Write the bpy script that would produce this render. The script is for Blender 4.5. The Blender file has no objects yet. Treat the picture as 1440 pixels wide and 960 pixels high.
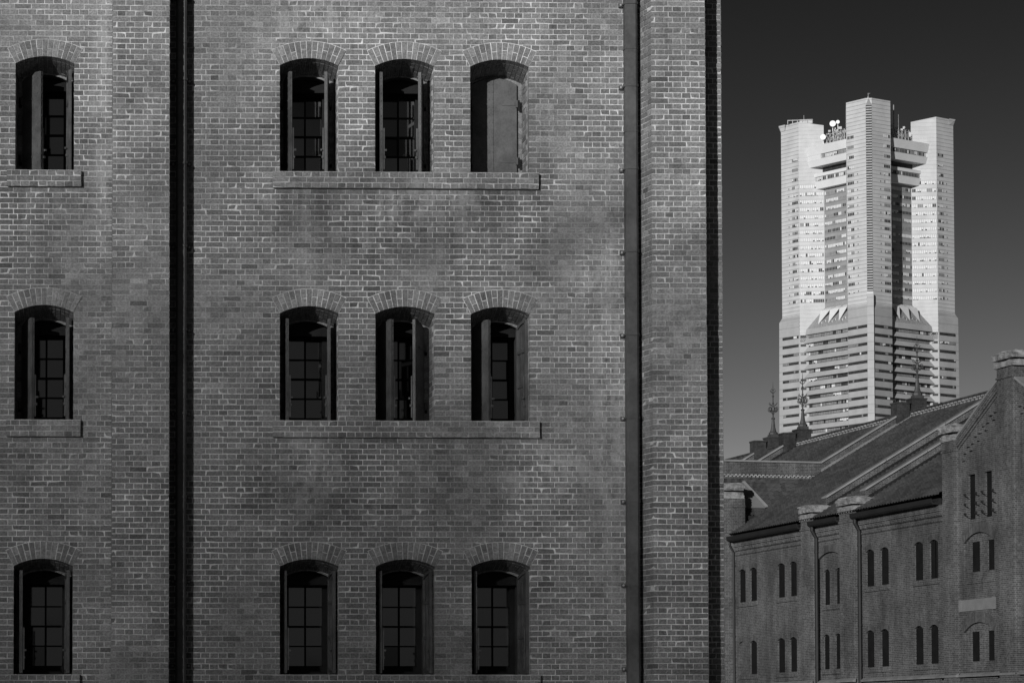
import bpy, bmesh, math, random
from math import sin, cos, tan, pi, radians, sqrt, asin, atan, atan2
from mathutils import Vector
random.seed(11)
R = random.random
def U(a, b): return a + (b - a) * R()

# ------------------------------------------------------------------ camera, sky, sun, exposure
S = bpy.context.scene
COL = S.collection
F, PX, PY = 4000.0, 388.0, 875.0            # focal length and principal point in photo pixels (1440 wide)
PSI, THE = atan(124 / 4000.0), atan(160 / 4000.0)
cd = bpy.data.cameras.new('camera'); cam = bpy.data.objects.new('camera', cd); COL.objects.link(cam)
cd.sensor_width = 36.0; cd.lens = F / 1440 * 36; cd.clip_start = 0.5; cd.clip_end = 12000
cd.shift_x = (720 - PX) / 1440; cd.shift_y = (PY - 480) / 1440
cam.location = (0, 0, 1.6); cam.rotation_euler = (pi / 2 + THE, 0, -PSI)
S.camera = cam

SUN_TO = Vector((-0.577, -1.0, 0.0)).normalized()
SUN_EL = radians(11.2)
SUN_TO = Vector((SUN_TO.x * cos(SUN_EL), SUN_TO.y * cos(SUN_EL), sin(SUN_EL)))
sd = bpy.data.lights.new('sun', 'SUN'); sun = bpy.data.objects.new('sun', sd); COL.objects.link(sun)
sd.energy = 3.7; sd.angle = radians(0.53); sd.color = (1, 1, 1)
sun.rotation_euler = (-SUN_TO).to_track_quat('-Z', 'Y').to_euler(); sun.location = (-30, -80, 40)

W = bpy.data.worlds.new('World'); S.world = W; W.use_nodes = True
nt = W.node_tree; nt.nodes.clear()
sky = nt.nodes.new('ShaderNodeTexSky'); sky.sky_type = 'NISHITA'; sky.sun_disc = False
sky.sun_elevation = SUN_EL; sky.sun_rotation = atan2(SUN_TO.x, SUN_TO.y)
sky.air_density = 1.0; sky.dust_density = 0.6; sky.ozone_density = 1.0
sep = nt.nodes.new('ShaderNodeSeparateColor')       # black-and-white film behind a red filter sees the red of the sky
cl = nt.nodes.new('ShaderNodeMath'); cl.operation = 'MINIMUM'; cl.inputs[1].default_value = 5.6
dv = nt.nodes.new('ShaderNodeMath'); dv.operation = 'DIVIDE'; dv.inputs[1].default_value = 4.0
pw = nt.nodes.new('ShaderNodeMath'); pw.operation = 'POWER'; pw.inputs[1].default_value = 3.75    # film contrast
bg = nt.nodes.new('ShaderNodeBackground'); bg.inputs[1].default_value = 0.077
wo = nt.nodes.new('ShaderNodeOutputWorld')
nt.links.new(sky.outputs[0], sep.inputs[0]); nt.links.new(sep.outputs[0], cl.inputs[0]); nt.links.new(cl.outputs[0], dv.inputs[0]); nt.links.new(dv.outputs[0], pw.inputs[0])
nt.links.new(pw.outputs[0], bg.inputs[0]); nt.links.new(bg.outputs[0], wo.inputs[0])

S.render.engine = 'CYCLES'
S.view_settings.view_transform = 'Standard'; S.view_settings.look = 'None'
S.view_settings.exposure = 0.0; S.view_settings.gamma = 1.0; S.view_settings.use_curve_mapping = False

# ------------------------------------------------------------------ helpers
def tag(o, label=None, cat=None, group=None, kind=None):
    if label: o['label'] = label
    if cat: o['category'] = cat
    if group: o['group'] = group
    if kind: o['kind'] = kind
    return o
def empty(name, loc=(0, 0, 0), rz=0, parent=None):
    o = bpy.data.objects.new(name, None); COL.objects.link(o)
    o.location = loc; o.rotation_euler = (0, 0, rz); o.empty_display_size = .5
    if parent: o.parent = parent
    return o

class MB:
    def __init__(s): s.v, s.f, s.m = [], [], []
    def poly(s, pts, m=0):
        i = len(s.v); s.v += [tuple(p) for p in pts]; s.f.append(tuple(range(i, i + len(pts)))); s.m.append(m)
    def hexa(s, p, m=0, skip=()):
        i = len(s.v); s.v += [tuple(q) for q in p]
        for k, f in enumerate(((0, 3, 2, 1), (4, 5, 6, 7), (0, 1, 5, 4), (1, 2, 6, 5), (2, 3, 7, 6), (3, 0, 4, 7))):
            if k in skip: continue
            s.f.append(tuple(i + j for j in f)); s.m.append(m)
    def box(s, x0, x1, y0, y1, z0, z1, m=0):
        s.hexa([(x0, y0, z0), (x1, y0, z0), (x1, y1, z0), (x0, y1, z0), (x0, y0, z1), (x1, y0, z1), (x1, y1, z1), (x0, y1, z1)], m)
    def prism(s, ring, axis, a, b, m=0):
        """ring: 2-D outline, extruded along axis ('x': ring is (y,z); 'y': (x,z); 'z': (x,y)) from a to b"""
        def P(q, t): return {'x': (t, q[0], q[1]), 'y': (q[0], t, q[1]), 'z': (q[0], q[1], t)}[axis]
        n = len(ring); i = len(s.v)
        s.v += [P(q, a) for q in ring] + [P(q, b) for q in ring]
        s.f.append(tuple(range(i, i + n))); s.f.append(tuple(range(i + n, i + 2 * n))); s.m += [m, m]
        for k in range(n):
            j = (k + 1) % n; s.f.append((i + k, i + j, i + n + j, i + n + k)); s.m.append(m)
    def tube(s, pts, r, n=6, m=0, closed=False):
        pts = [Vector(p) for p in pts]; N = len(pts); i0 = len(s.v)
        rr = r if isinstance(r, (list, tuple)) else [r] * N
        for k, p in enumerate(pts):
            a = pts[k - 1] if (k > 0 or closed) else p; b = pts[(k + 1) % N] if (k < N - 1 or closed) else p
            d = (b - a).normalized() if (b - a).length > 1e-9 else Vector((0, 0, 1))
            h = Vector((0, 0, 1)) if abs(d.z) < .9 else Vector((1, 0, 0))
            x = d.cross(h).normalized(); y = d.cross(x)
            for q in range(n):
                t = 2 * pi * q / n; s.v.append(tuple(p + (x * cos(t) + y * sin(t)) * rr[k]))
        for k in range(N if closed else N - 1):
            for q in range(n):
                a = i0 + k * n + q; b = i0 + k * n + (q + 1) % n
                c = i0 + ((k + 1) % N) * n + (q + 1) % n; d = i0 + ((k + 1) % N) * n + q
                s.f.append((a, b, c, d)); s.m.append(m)
        if not closed:
            s.f.append(tuple(i0 + q for q in range(n))); s.f.append(tuple(i0 + (N - 1) * n + q for q in range(n))); s.m += [m, m]
    def lathe(s, prof, cx, cy, n=8, m=0, ph=0):
        i0 = len(s.v)
        for r, z in prof:
            for q in range(n): s.v.append((cx + r * cos(2 * pi * q / n + ph), cy + r * sin(2 * pi * q / n + ph), z))
        for k in range(len(prof) - 1):
            for q in range(n):
                a = i0 + k * n + q; b = i0 + k * n + (q + 1) % n
                s.f.append((a, b, b + n, a + n)); s.m.append(m)
        s.f.append(tuple(range(i0, i0 + n))); s.f.append(tuple(range(i0 + (len(prof) - 1) * n, i0 + len(prof) * n))); s.m += [m, m]
    def build(s, name, mats, parent=None, smooth=False):
        me = bpy.data.meshes.new(name); me.from_pydata(s.v, [], s.f)
        for m in (mats if isinstance(mats, (list, tuple)) else [mats]): me.materials.append(m)
        me.polygons.foreach_set('material_index', s.m)
        if smooth: me.polygons.foreach_set('use_smooth', [True] * len(s.f))
        me.update()
        o = bpy.data.objects.new(name, me); COL.objects.link(o)
        if parent: o.parent = parent
        return o

# ------------------------------------------------------------------ materials (black-and-white photograph: neutral colours)
class N:
    """tiny node-graph helper"""
    def __init__(s, name, rough=.8, metal=0, spec=.3):
        s.mat = bpy.data.materials.new(name); s.mat.use_nodes = True; s.t = s.mat.node_tree
        s.b = s.t.nodes['Principled BSDF']; s.b.inputs['Roughness'].default_value = rough
        s.b.inputs['Metallic'].default_value = metal; s.b.inputs['Specular IOR Level'].default_value = spec
        s.tc = s.t.nodes.new('ShaderNodeTexCoord')
    def lk(s, a, b): s.t.links.new(a, b)
    def math(s, op, a, b=None, clamp=False):
        n = s.t.nodes.new('ShaderNodeMath'); n.operation = op; n.use_clamp = clamp
        for i, x in enumerate((a, b)):
            if x is None: continue
            if isinstance(x, (int, float)): n.inputs[i].default_value = x
            else: s.lk(x, n.inputs[i])
        return n.outputs[0]
    def co(s, scale=(1, 1, 1), loc=(0, 0, 0)):
        m = s.t.nodes.new('ShaderNodeMapping'); m.inputs['Scale'].default_value = scale; m.inputs['Location'].default_value = loc
        s.lk(s.tc.outputs['Object'], m.inputs[0]); return m.outputs[0]
    def noise(s, scale, vec=None, detail=3, rough=.55):
        n = s.t.nodes.new('ShaderNodeTexNoise'); n.inputs['Scale'].default_value = scale
        n.inputs['Detail'].default_value = detail; n.inputs['Roughness'].default_value = rough
        s.lk(vec if vec is not None else s.tc.outputs['Object'], n.inputs['Vector']); return n.outputs[0]
    def ramp(s, x, a, b, va, vb):
        n = s.t.nodes.new('ShaderNodeMapRange'); n.interpolation_type = 'SMOOTHSTEP'
        s.lk(x, n.inputs[0])
        for i, v in enumerate((a, b, va, vb)): n.inputs[1 + i].default_value = v
        return n.outputs[0]
    def mix(s, f, a, b):   # a*(1-f)+b*f
        n = s.t.nodes.new('ShaderNodeMix')
        for i, x in ((0, f), (2, a), (3, b)):
            if isinstance(x, (int, float)): n.inputs[i].default_value = x
            else: s.lk(x, n.inputs[i])
        return n.outputs[0]
    def gray(s, v):
        c = s.t.nodes.new('ShaderNodeCombineColor')
        for i in range(3): s.lk(v, c.inputs[i])
        s.lk(c.outputs[0], s.b.inputs['Base Color'])
    def bump(s, h, strength=.3, dist=.01):
        n = s.t.nodes.new('ShaderNodeBump'); n.inputs['Strength'].default_value = strength; n.inputs['Distance'].default_value = dist
        s.lk(h, n.inputs['Height']); s.lk(n.outputs[0], s.b.inputs['Normal'])

def plain(name, g, rough=.6, metal=0, var=.15, scale=3, spec=.3):
    n = N(name, rough, metal, spec)
    x = n.noise(scale, detail=5); y = n.noise(scale * 9, detail=3)
    n.gray(n.math('MULTIPLY', n.ramp(n.math('ADD', x, n.math('MULTIPLY', y, .5)), .45, 1.05, 1 - var, 1 + var), g))
    n.bump(y, .15, .004)
    return n.mat

def brick_mat(name, base, bloom=1.0, stains=False):
    n = N(name, .82, 0, .25)
    geo = n.t.nodes.new('ShaderNodeNewGeometry'); rnd = geo.outputs['Random Per Island']
    wn = n.t.nodes.new('ShaderNodeTexWhiteNoise'); wn.noise_dimensions = '1D'
    n.lk(n.math('MULTIPLY', rnd, 37.7), wn.inputs['W']); r2 = wn.outputs['Value']
    v = n.ramp(rnd, 0, 1, .80, 1.17)
    v = n.math('MULTIPLY', v, n.ramp(r2, .92, .985, 1.0, .66))              # some over-burnt dark bricks
    v = n.math('MULTIPLY', v, n.ramp(r2, .07, .02, 1.0, 1.28))             # some pale ones
    dark = n.noise(.8, n.co((1, 1, .8)), 9, .72)                           # soot-stained patches
    v = n.math('MULTIPLY', v, n.ramp(dark, .36, .64, .85, 1.12))
    if stains:                                                             # dirt washed down from the sills
        sp = n.t.nodes.new('ShaderNodeSeparateXYZ'); n.lk(n.tc.outputs['Object'], sp.inputs[0]); X_, Z_ = sp.outputs[0], sp.outputs[2]
        run_ = n.ramp(n.noise(1.0, n.co((3.4, 3.4, .25), (1, 0, 4)), 9, .72), .40, .56, 0, 1); tot = None
        for zs_, wt_ in ((2.21, 1.0), (5.65, .45), (9.05, 1.0)):
            for xa, xb in ((-2.5, -1.4), (1.0, 4.9)):
                m_ = n.math('MULTIPLY', n.ramp(Z_, zs_ - 1.9, zs_ - .25, 0, wt_), n.math('LESS_THAN', Z_, zs_))
                m_ = n.math('MULTIPLY', m_, n.math('MULTIPLY', n.ramp(X_, xa - .3, xa + .3, 0, 1), n.ramp(X_, xb - .3, xb + .3, 1, 0)))
                tot = m_ if tot is None else n.math('ADD', tot, m_)
        v = n.math('MULTIPLY', v, n.math('SUBTRACT', 1, n.math('MULTIPLY', n.math('MULTIPLY', tot, run_), .34)))
    streak = n.noise(1.0, n.co((2.6, 2.6, .33), (3, 0, 1)), 9, .7)         # runs of rain dirt
    v = n.math('MULTIPLY', v, n.ramp(streak, .32, .54, .84, 1.04))
    fine = n.noise(34, n.co((1, 1, 1.4)), 5, .65)
    v = n.math('MULTIPLY', v, n.ramp(fine, .32, .70, .70, 1.30))
    bl = n.math('MULTIPLY', n.ramp(n.noise(1.5, n.co((1, 1, 1.3), (7, 0, 2)), 6, .70), .54, .72, 0, 1),
                n.ramp(n.noise(19, None, 7, .75), .46, .58, 0, 1))          # lime bloom
    if stains:                                                             # patches of lime run-off here and there
        for px_, pz_, rx_, rz_ in ((1.65, 5.25, .55, .7), (4.35, 7.5, .7, .35), (5.5, 7.85, .5, .3), (3.2, 8.9, 1.2, .35), (4.9, 5.2, .8, .6), (1.9, 11.35, 1.0, .35), (-1.15, 10.2, .22, 2.2), (5.75, 6.2, .3, 3.5)):
            dx_ = n.math('DIVIDE', n.math('SUBTRACT', X_, px_), rx_); dz_ = n.math('DIVIDE', n.math('SUBTRACT', Z_, pz_), rz_)
            rr_ = n.math('ADD', n.math('MULTIPLY', dx_, dx_), n.math('MULTIPLY', dz_, dz_))
            bl = n.math('MAXIMUM', bl, n.math('MULTIPLY', n.ramp(rr_, .1, 1.1, .85, 0), n.ramp(n.noise(5.5, n.co((1, 1, .6)), 8, .75), .42, .60, 0, 1)))
    v = n.mix(n.math('MULTIPLY', bl, .55 * bloom), n.math('MULTIPLY', v, base), base * 2.3)
    n.gray(v); n.bump(n.math('ADD', fine, n.noise(80, None, 4, .7)), .7, .009)
    return n.mat

def mortar_mat(name, lo, hi):
    n = N(name, .9, 0, .2)
    a = n.noise(.62, n.co((1, 1, .9), (2, 0, 5)), 8, .68); b = n.noise(24, None, 5, .7)
    v = n.ramp(a, .36, .62, lo, hi)
    n.gray(n.math('MULTIPLY', v, n.ramp(b, .3, .7, .72, 1.22))); n.bump(b, .4, .006)
    return n.mat

def far_brick_mat(name, base, course=.0744, mort=1.7):
    """brickwork seen from 130 m: bond pattern in the surface, laid out along the wall"""
    n = N(name, .85, 0, .2)
    sx = n.t.nodes.new('ShaderNodeSeparateXYZ'); n.lk(n.tc.outputs['Object'], sx.inputs[0])
    cb = n.t.nodes.new('ShaderNodeCombineXYZ')
    n.lk(n.math('ADD', sx.outputs[0], sx.outputs[1]), cb.inputs[0]); n.lk(sx.outputs[2], cb.inputs[1])
    br = n.t.nodes.new('ShaderNodeTexBrick'); n.lk(cb.outputs[0], br.inputs['Vector'])
    br.inputs['Scale'].default_value = 1; br.inputs['Brick Width'].default_value = .2375; br.inputs['Row Height'].default_value = course
    br.inputs['Mortar Size'].default_value = .0055; br.inputs['Mortar Smooth'].default_value = .3; br.inputs['Bias'].default_value = 0
    br.squash = .5; br.squash_frequency = 2; br.offset = .25
    br.inputs['Color1'].default_value = (.72, .72, .72, 1); br.inputs['Color2'].default_value = (1.2, 1.2, 1.2, 1)
    br.inputs['Mortar'].default_value = (mort, mort, mort, 1)
    bw = n.t.nodes.new('ShaderNodeRGBToBW'); n.lk(br.outputs['Color'], bw.inputs[0])
    v = n.math('MULTIPLY', bw.outputs[0], n.ramp(n.noise(.5, n.co((1, 1, .7)), 5, .65), .32, .68, .68, 1.28))
    v = n.math('MULTIPLY', v, n.ramp(n.noise(1.2, n.co((1.5, 1.5, .25)), 4), .3, .6, .8, 1.08))
    v = n.math('MULTIPLY', v, n.ramp(n.noise(9, None, 4, .7), .3, .7, .78, 1.25))
    sp = n.ramp(n.noise(5.5, None, 6, .75), .66, .74, 0, .8)
    v = n.mix(sp, v, 2.2)
    n.gray(n.math('MULTIPLY', v, base)); n.bump(bw.outputs[0], -.25, .01)
    return n.mat

BASE = .190
M = {}
M['brick'] = brick_mat('red_brick', BASE, 1.0, True)
M['brick_arch'] = brick_mat('gauged_arch_brick', BASE * .98, .4)
M['mortar'] = mortar_mat('lime_mortar', .27, .64)
M['sill_stone'] = plain('sill_mortar', .42, .85, 0, .3, 6)
M['iron'] = plain('painted_iron', .085, .55, 0, .35, 5, .3)
M['pipe'] = plain('painted_drainpipe', .068, .5, 0, .34, 2.5, .35)
M['bolt'] = plain('worn_bolt', .35, .4, .3, .2, 30)
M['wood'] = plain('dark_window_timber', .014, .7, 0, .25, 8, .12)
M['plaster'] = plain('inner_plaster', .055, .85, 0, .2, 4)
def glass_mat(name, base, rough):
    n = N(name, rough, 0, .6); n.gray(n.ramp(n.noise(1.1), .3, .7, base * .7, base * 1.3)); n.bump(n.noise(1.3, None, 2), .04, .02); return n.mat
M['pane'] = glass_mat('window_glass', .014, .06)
M['far_brick'] = far_brick_mat('far_red_brick', .068, mort=2.6)
M['far_arch'] = far_brick_mat('far_arch_brick', .074, .5, 1.2)
M['stack'] = far_brick_mat('dark_stack_brick', .034)  # darker brick tone for the ridge blocks
M['far_stone'] = plain('weathered_stone', .20, .9, 0, .6, 3.2)
M['ledge'] = plain('ledge_stone', .17, .9, 0, .25, 1.2)
M['far_iron'] = plain('far_shutter_iron', .011, .9, 0, .2, 2, .05)
M['gutter'] = plain('gutter_iron', .016, .6, 0, .2, 1)
M['flash'] = plain('zinc_coping', .27, .5, .3, .18, 1.5)
M['white_flash'] = plain('pale_zinc_panel', .14, .6, 0, .12, 1.5)
M['plaque'] = plain('stone_plaque', .17, .8, 0, .12, 3)
M['verdigris'] = plain('finial_metal', .075, .5, .3, .2, 5)
def tile_mat():
    n = N('clay_roof_tile', .7, 0, .3)
    wn = n.t.nodes.new('ShaderNodeTexWhiteNoise'); wn.noise_dimensions = '3D'
    sn = n.t.nodes.new('ShaderNodeVectorMath'); sn.operation = 'SNAP'; sn.inputs[1].default_value = (.27, .2425, 100)
    n.lk(n.co(), sn.inputs[0]); n.lk(sn.outputs[0], wn.inputs['Vector'])
    v = n.math('MULTIPLY', n.ramp(wn.outputs['Value'], 0, 1, .76, 1.22), n.ramp(n.noise(.4, None, 5, .6), .3, .7, .75, 1.2))
    v = n.mix(n.ramp(n.noise(3.1, None, 6, .75), .63, .72, 0, .5), v, 1.9)
    n.gray(n.math('MULTIPLY', v, .056)); return n.mat
M['tile'] = tile_mat()
M['ridge_tile'] = plain('ridge_tile', .26, .7, 0, .5, 7)
def clad_mat(name, base, pitch, off, depth):
    """granite panels with a dark open joint at every half storey"""
    n = N(name, .55, 0, .35)
    sx = n.t.nodes.new('ShaderNodeSeparateXYZ'); n.lk(n.tc.outputs['Object'], sx.inputs[0])
    fr = n.math('FRACT', n.math('DIVIDE', n.math('ADD', sx.outputs[2], off), pitch))
    j = n.math('LESS_THAN', fr, .13)
    v = n.math('MULTIPLY', n.ramp(n.noise(.12, n.co((1, 1, .5)), 5, .6), .3, .7, .90, 1.07), base)
    v = n.math('MULTIPLY', v, n.ramp(n.noise(.9, n.co((.3, .3, 1)), 4, .6), .3, .7, .95, 1.04))
    v = n.mix(n.math('MULTIPLY', j, depth), v, base * .28)
    n.gray(v); return n.mat
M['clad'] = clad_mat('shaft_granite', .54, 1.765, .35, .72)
M['clad_base_dim'] = clad_mat('granite_dimmed_base', .38, 4.0, 2.4, .25)  # shaft granite again, with the lower tower's darkening put into its colour
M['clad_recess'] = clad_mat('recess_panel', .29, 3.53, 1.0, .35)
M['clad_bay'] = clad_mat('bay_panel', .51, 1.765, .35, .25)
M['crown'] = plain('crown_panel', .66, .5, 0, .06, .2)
M['t_dark'] = plain('tinted_window', .045, .2, 0, .4, .5, .5)
M['t_mid'] = plain('half_drawn_window', .22, .3, 0, .25, .5)
M['t_light'] = plain('window_with_blind', .66, .4, 0, .12, .5)
M['t_frame'] = plain('window_frame_metal', .34, .5, 0, .1, 1)
M['white_paint'] = plain('white_dish_paint', .86, .4, 0, .03, 1)
M['steel'] = plain('galvanised_steel', .35, .5, .3, .2, 1)
M['bark'] = plain('tree_bark', .06, .9, 0, .3, 5)
M['leaf'] = plain('tree_leaf', .07, .6, 0, .3, 3)

# ------------------------------------------------------------------ ground
def ground():
    n = N('plaza_paving', .85, 0, .2)
    v = n.math('MULTIPLY', n.ramp(n.noise(.05, None, 6, .6), .3, .7, .75, 1.2), .16); n.gray(v)
    g = MB(); g.box(-4000, 4000, -3000, 6000, -2, 0)
    tag(g.build('plaza_ground', n.mat), kind='structure')
ground()

# ------------------------------------------------------------------ shared wall code
def arch_geo(o):
    a = (o['u1'] - o['u0']) / 2; r = o['rise']; c = (o['u0'] + o['u1']) / 2
    if r < 1e-4: return c, a, 1e9, 0
    Rr = (a * a + r * r) / (2 * r); return c, a, Rr, o['zs'] + r - Rr
def arch_top(o, u):
    if o['rise'] < 1e-4: return o['zs']
    c, a, Rr, zc = arch_geo(o); return zc + sqrt(max(Rr * Rr - (u - c) ** 2, 0))
def wall_face(mb, ops, u0, u1, z0, ztop, y, m, extra=(), seg=10):
    """front sheet of a wall with arched openings; ztop is a number or a function of u"""
    zt = ztop if callable(ztop) else (lambda u: ztop)
    br = {u0, u1} | {b for b in extra if u0 < b < u1}
    for o in ops:
        for i in range(seg + 1): br.add(o['u0'] + (o['u1'] - o['u0']) * i / seg)
    br = sorted(b for b in br if u0 - 1e-9 <= b <= u1 + 1e-9)
    for a, b in zip(br, br[1:]):
        if b - a < 1e-5: continue
        mid = (a + b) / 2; za = zb = z0
        for o in sorted((o for o in ops if o['u0'] < mid < o['u1']), key=lambda o: o['z0']):
            mb.poly([(a, y, za), (b, y, zb), (b, y, o['z0']), (a, y, o['z0'])], m)
            za, zb = arch_top(o, a), arch_top(o, b)
        mb.poly([(a, y, za), (b, y, zb), (b, y, zt(b)), (a, y, zt(a))], m)
def reveal_faces(mb, o, y0, y1, m, mfloor=None, seg=10, grow=0.0):
    u0, u1, z0, zs = o['u0'] - grow, o['u1'] + grow, o['z0'], o['zs']
    mb.poly([(u0, y0, z0), (u0, y1, z0), (u0, y1, zs), (u0, y0, zs)], m)
    mb.poly([(u1, y0, z0), (u1, y1, z0), (u1, y1, zs), (u1, y0, zs)], m)
    mb.poly([(u0, y0, z0), (u1, y0, z0), (u1, y1, z0), (u0, y1, z0)], m if mfloor is None else mfloor)
    for i in range(seg):
        a = o['u0'] + (o['u1'] - o['u0']) * i / seg; b = o['u0'] + (o['u1'] - o['u0']) * (i + 1) / seg
        A, B = arch_top(o, a) + grow, arch_top(o, b) + grow
        if i == 0: a = u0
        if i == seg - 1: b = u1
        mb.poly([(a, y0, A), (b, y0, B), (b, y1, B), (a, y1, A)], m)

# ------------------------------------------------------------------ 1. the near warehouse
D = 38.46
near = empty('brick_warehouse', (0, D, 0))
tag(near, 'near brick warehouse wall with arched shuttered windows and two buttresses, filling the left', 'building')
STR, GAP = .2375, .0108
def cz(k):                                   # height of course k (0 = sill of the lowest windows in view)
    return 2.433 + k * .07483 if k <= 46 else 5.875 + (k - 46) * .07387
KLO, KHI = -32, 148
def cuts(a, b, k, ph=0.0):
    pitch = STR if k % 2 == 0 else STR / 2
    off = ph + (0 if k % 2 == 0 else STR / 4)
    e = [a]; i = math.floor((a - off) / pitch) + 1
    while off + i * pitch < b:
        x = off + i * pitch
        if x - a > .055 and b - x > .055: e.append(x + U(-.004, .004))
        i += 1
    return e + [b]
def brick(mb, x0, x1, y0, y1, z0, z1):
    i0 = len(mb.v); mb.box(x0, x1, y0, y1, z0 + GAP / 2 + U(-.0015, .0015), z1 - GAP / 2 + U(-.0015, .0015), 0)
    for i in (0, 1, 4, 5):                    # no brick is quite square
        x, y, z = mb.v[i0 + i]; c_ = .016 if R() < .035 else .0026
        mb.v[i0 + i] = (x + U(-.0026, .0026) + (c_ if i in (0, 4) else -c_) * (c_ > .01), y + U(0, .002), z + U(-.0022, .0022) + (.012 if i < 2 else -.012) * (c_ > .01))
def run(mb, a, b, k, dl=.02, dr=.02, y=0.0, ph=0.0):
    """one course of bricks along x on the plane y, facing -y; dl / dr: how deep the end bricks reach"""
    e = cuts(a, b, k, ph); n = len(e) - 1
    for i in range(n):
        x0 = e[i] + (GAP / 2 if i else 0); x1 = e[i + 1] - (GAP / 2 if i < n - 1 else 0)
        dep = max(dl if i == 0 else .02, dr if i == n - 1 else .02)
        brick(mb, x0, x1, y - U(.002, .0075), y + dep, cz(k), cz(k + 1))
def run_side(mb, x, sgn, y0, y1, k, ph=0.0):
    """one course along y on the plane x, facing sgn*x"""
    e = cuts(y0, y1, k + 1, ph); n = len(e) - 1
    for i in range(n):
        p = U(.002, .0075)
        brick(mb, min(x + sgn * p, x - sgn * .03), max(x + sgn * p, x - sgn * .03), e[i] + GAP / 2, e[i + 1] - GAP / 2, cz(k), cz(k + 1))

COLS = [(-2.352, -1.5545), (1.245, 2.043), (2.546, 3.350), (3.849, 4.650)]
ROWS = [92, 46, 0]                           # sill course of each window row, top to bottom
PIERS = [(-1.0207, -.2514, .53, .02), (6.2637, 7.006, .42, .106)]    # x, x, projection, splay of the left return
X0, X1 = -4.6, 7.300
SILLS = [(-2.46, -1.455), (1.146, 4.780)]
OPS = []
for ri, k0 in enumerate(ROWS):
    for ci, (a, b) in enumerate(COLS):
        OPS.append(dict(u0=a, u1=b, z0=cz(k0), zs=cz(k0) + 1.468, rise=.10, row=ri, col=ci, k0=k0))
endd = lambda k: .2275 if k % 2 else .110    # return of the corner brick
w = MB()
wall_face(w, OPS, X0, X1 - .006, 0, cz(KHI), 0, 1)
for k in range(KLO, KHI):
    zb, zt = cz(k), cz(k + 1)
    ex = []
    for o in OPS:
        crown = o['zs'] + o['rise']
        if zt > o['z0'] + .01 and zb < crown - .01:
            if zb < o['zs']: ex.append((o['u0'], o['u1']))
            else:
                c, a, Rr, zc = arch_geo(o); h = sqrt(max(Rr ** 2 - (zb - zc) ** 2, 0)); ex.append((c - h, c + h))
    for k0 in ROWS:
        if k0 - 3 <= k < k0: ex += [(a, b) for a, b in SILLS]
    hard = set(x for e in ex for x in e)
    ex += [(a - SPL + .03, b - .03) for a, b, PD, SPL in PIERS]
    ex.sort(); x = X0
    for a, b in ex + [(X1, X1)]:
        if a - x > .03:
            run(w, x, a, k, endd(k) if x in hard else .02, endd(k) if (a in hard or a == X1) else .02)
        x = max(x, b)
    run_side(w, X1, 1, endd(k) + GAP, 1.4, k)
# shell behind the front: side, back, gabled roof line out of view
w.poly([(X1 - .006, 0, 0), (X1 - .006, 24, 0), (X1 - .006, 24, cz(KHI)), (X1 - .006, 0, cz(KHI))], 1)
w.poly([(X0, 0, 0), (X0, 24, 0), (X0, 24, cz(KHI)), (X0, 0, cz(KHI))], 1)
w.poly([(X0, 24, 0), (X1, 24, 0), (X1, 24, cz(KHI)), (X0, 24, cz(KHI))], 1)
w.poly([(X0, 0, cz(KHI)), (X1, 0, cz(KHI)), (X1, 24, cz(KHI)), (X0, 24, cz(KHI))], 1)
w.build('wall', [M['brick'], M['mortar']], near)

for a, b, PD, SPL in PIERS:
    p = MB()
    p.prism([(a + .006, -PD + .006), (b - .006, -PD + .006), (b - .006, 0), (a + .006 - SPL, 0)], 'z', 0, cz(KHI), 1)
    for k in range(KLO, KHI):
        # front course; corner bricks return along the sides
        i0 = len(p.v); run(p, a, b, k, endd(k), endd(k), -PD + .006, a)
        run_side(p, a + .006, -1, -PD + endd(k) + GAP + .006, 0, k, .05)
        for i in range(i0, len(p.v)):
            x_, y_, z_ = p.v[i]
            if x_ < a + .04: p.v[i] = (x_ - SPL * max(0, y_ + PD) / PD, y_, z_)
        run_side(p, b - .006, 1, -PD + endd(k) + GAP + .006, 0, k, .05)
    p.build('buttress', [M['brick'], M['mortar']], near)

for k0 in ROWS:
    for a, b in SILLS:
        s = MB(); PR = .066
        s.box(a + .004, b - .004, -PR + .004, .1, cz(k0 - 3) + .003, cz(k0) - .008, 1)
        for k in range(k0 - 3, k0):
            e = cuts(a, b, k + (1 if k == k0 - 2 else 0) if False else (k0 - k) % 2, a * .37)
            n = len(e) - 1
            for i in range(n):
                brick(s, e[i] + (GAP / 2 if i else 0), e[i + 1] - (GAP / 2 if i < n - 1 else 0), -PR - U(0, .005), .02, cz(k), cz(k + 1))
        s.box(a, b, -PR + .006, .0, cz(k0) - .006, cz(k0) + .004, 2)          # pale mortar weathering on top
        s.build('sill', [M['brick'], M['mortar'], M['sill_stone']], near)

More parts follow.
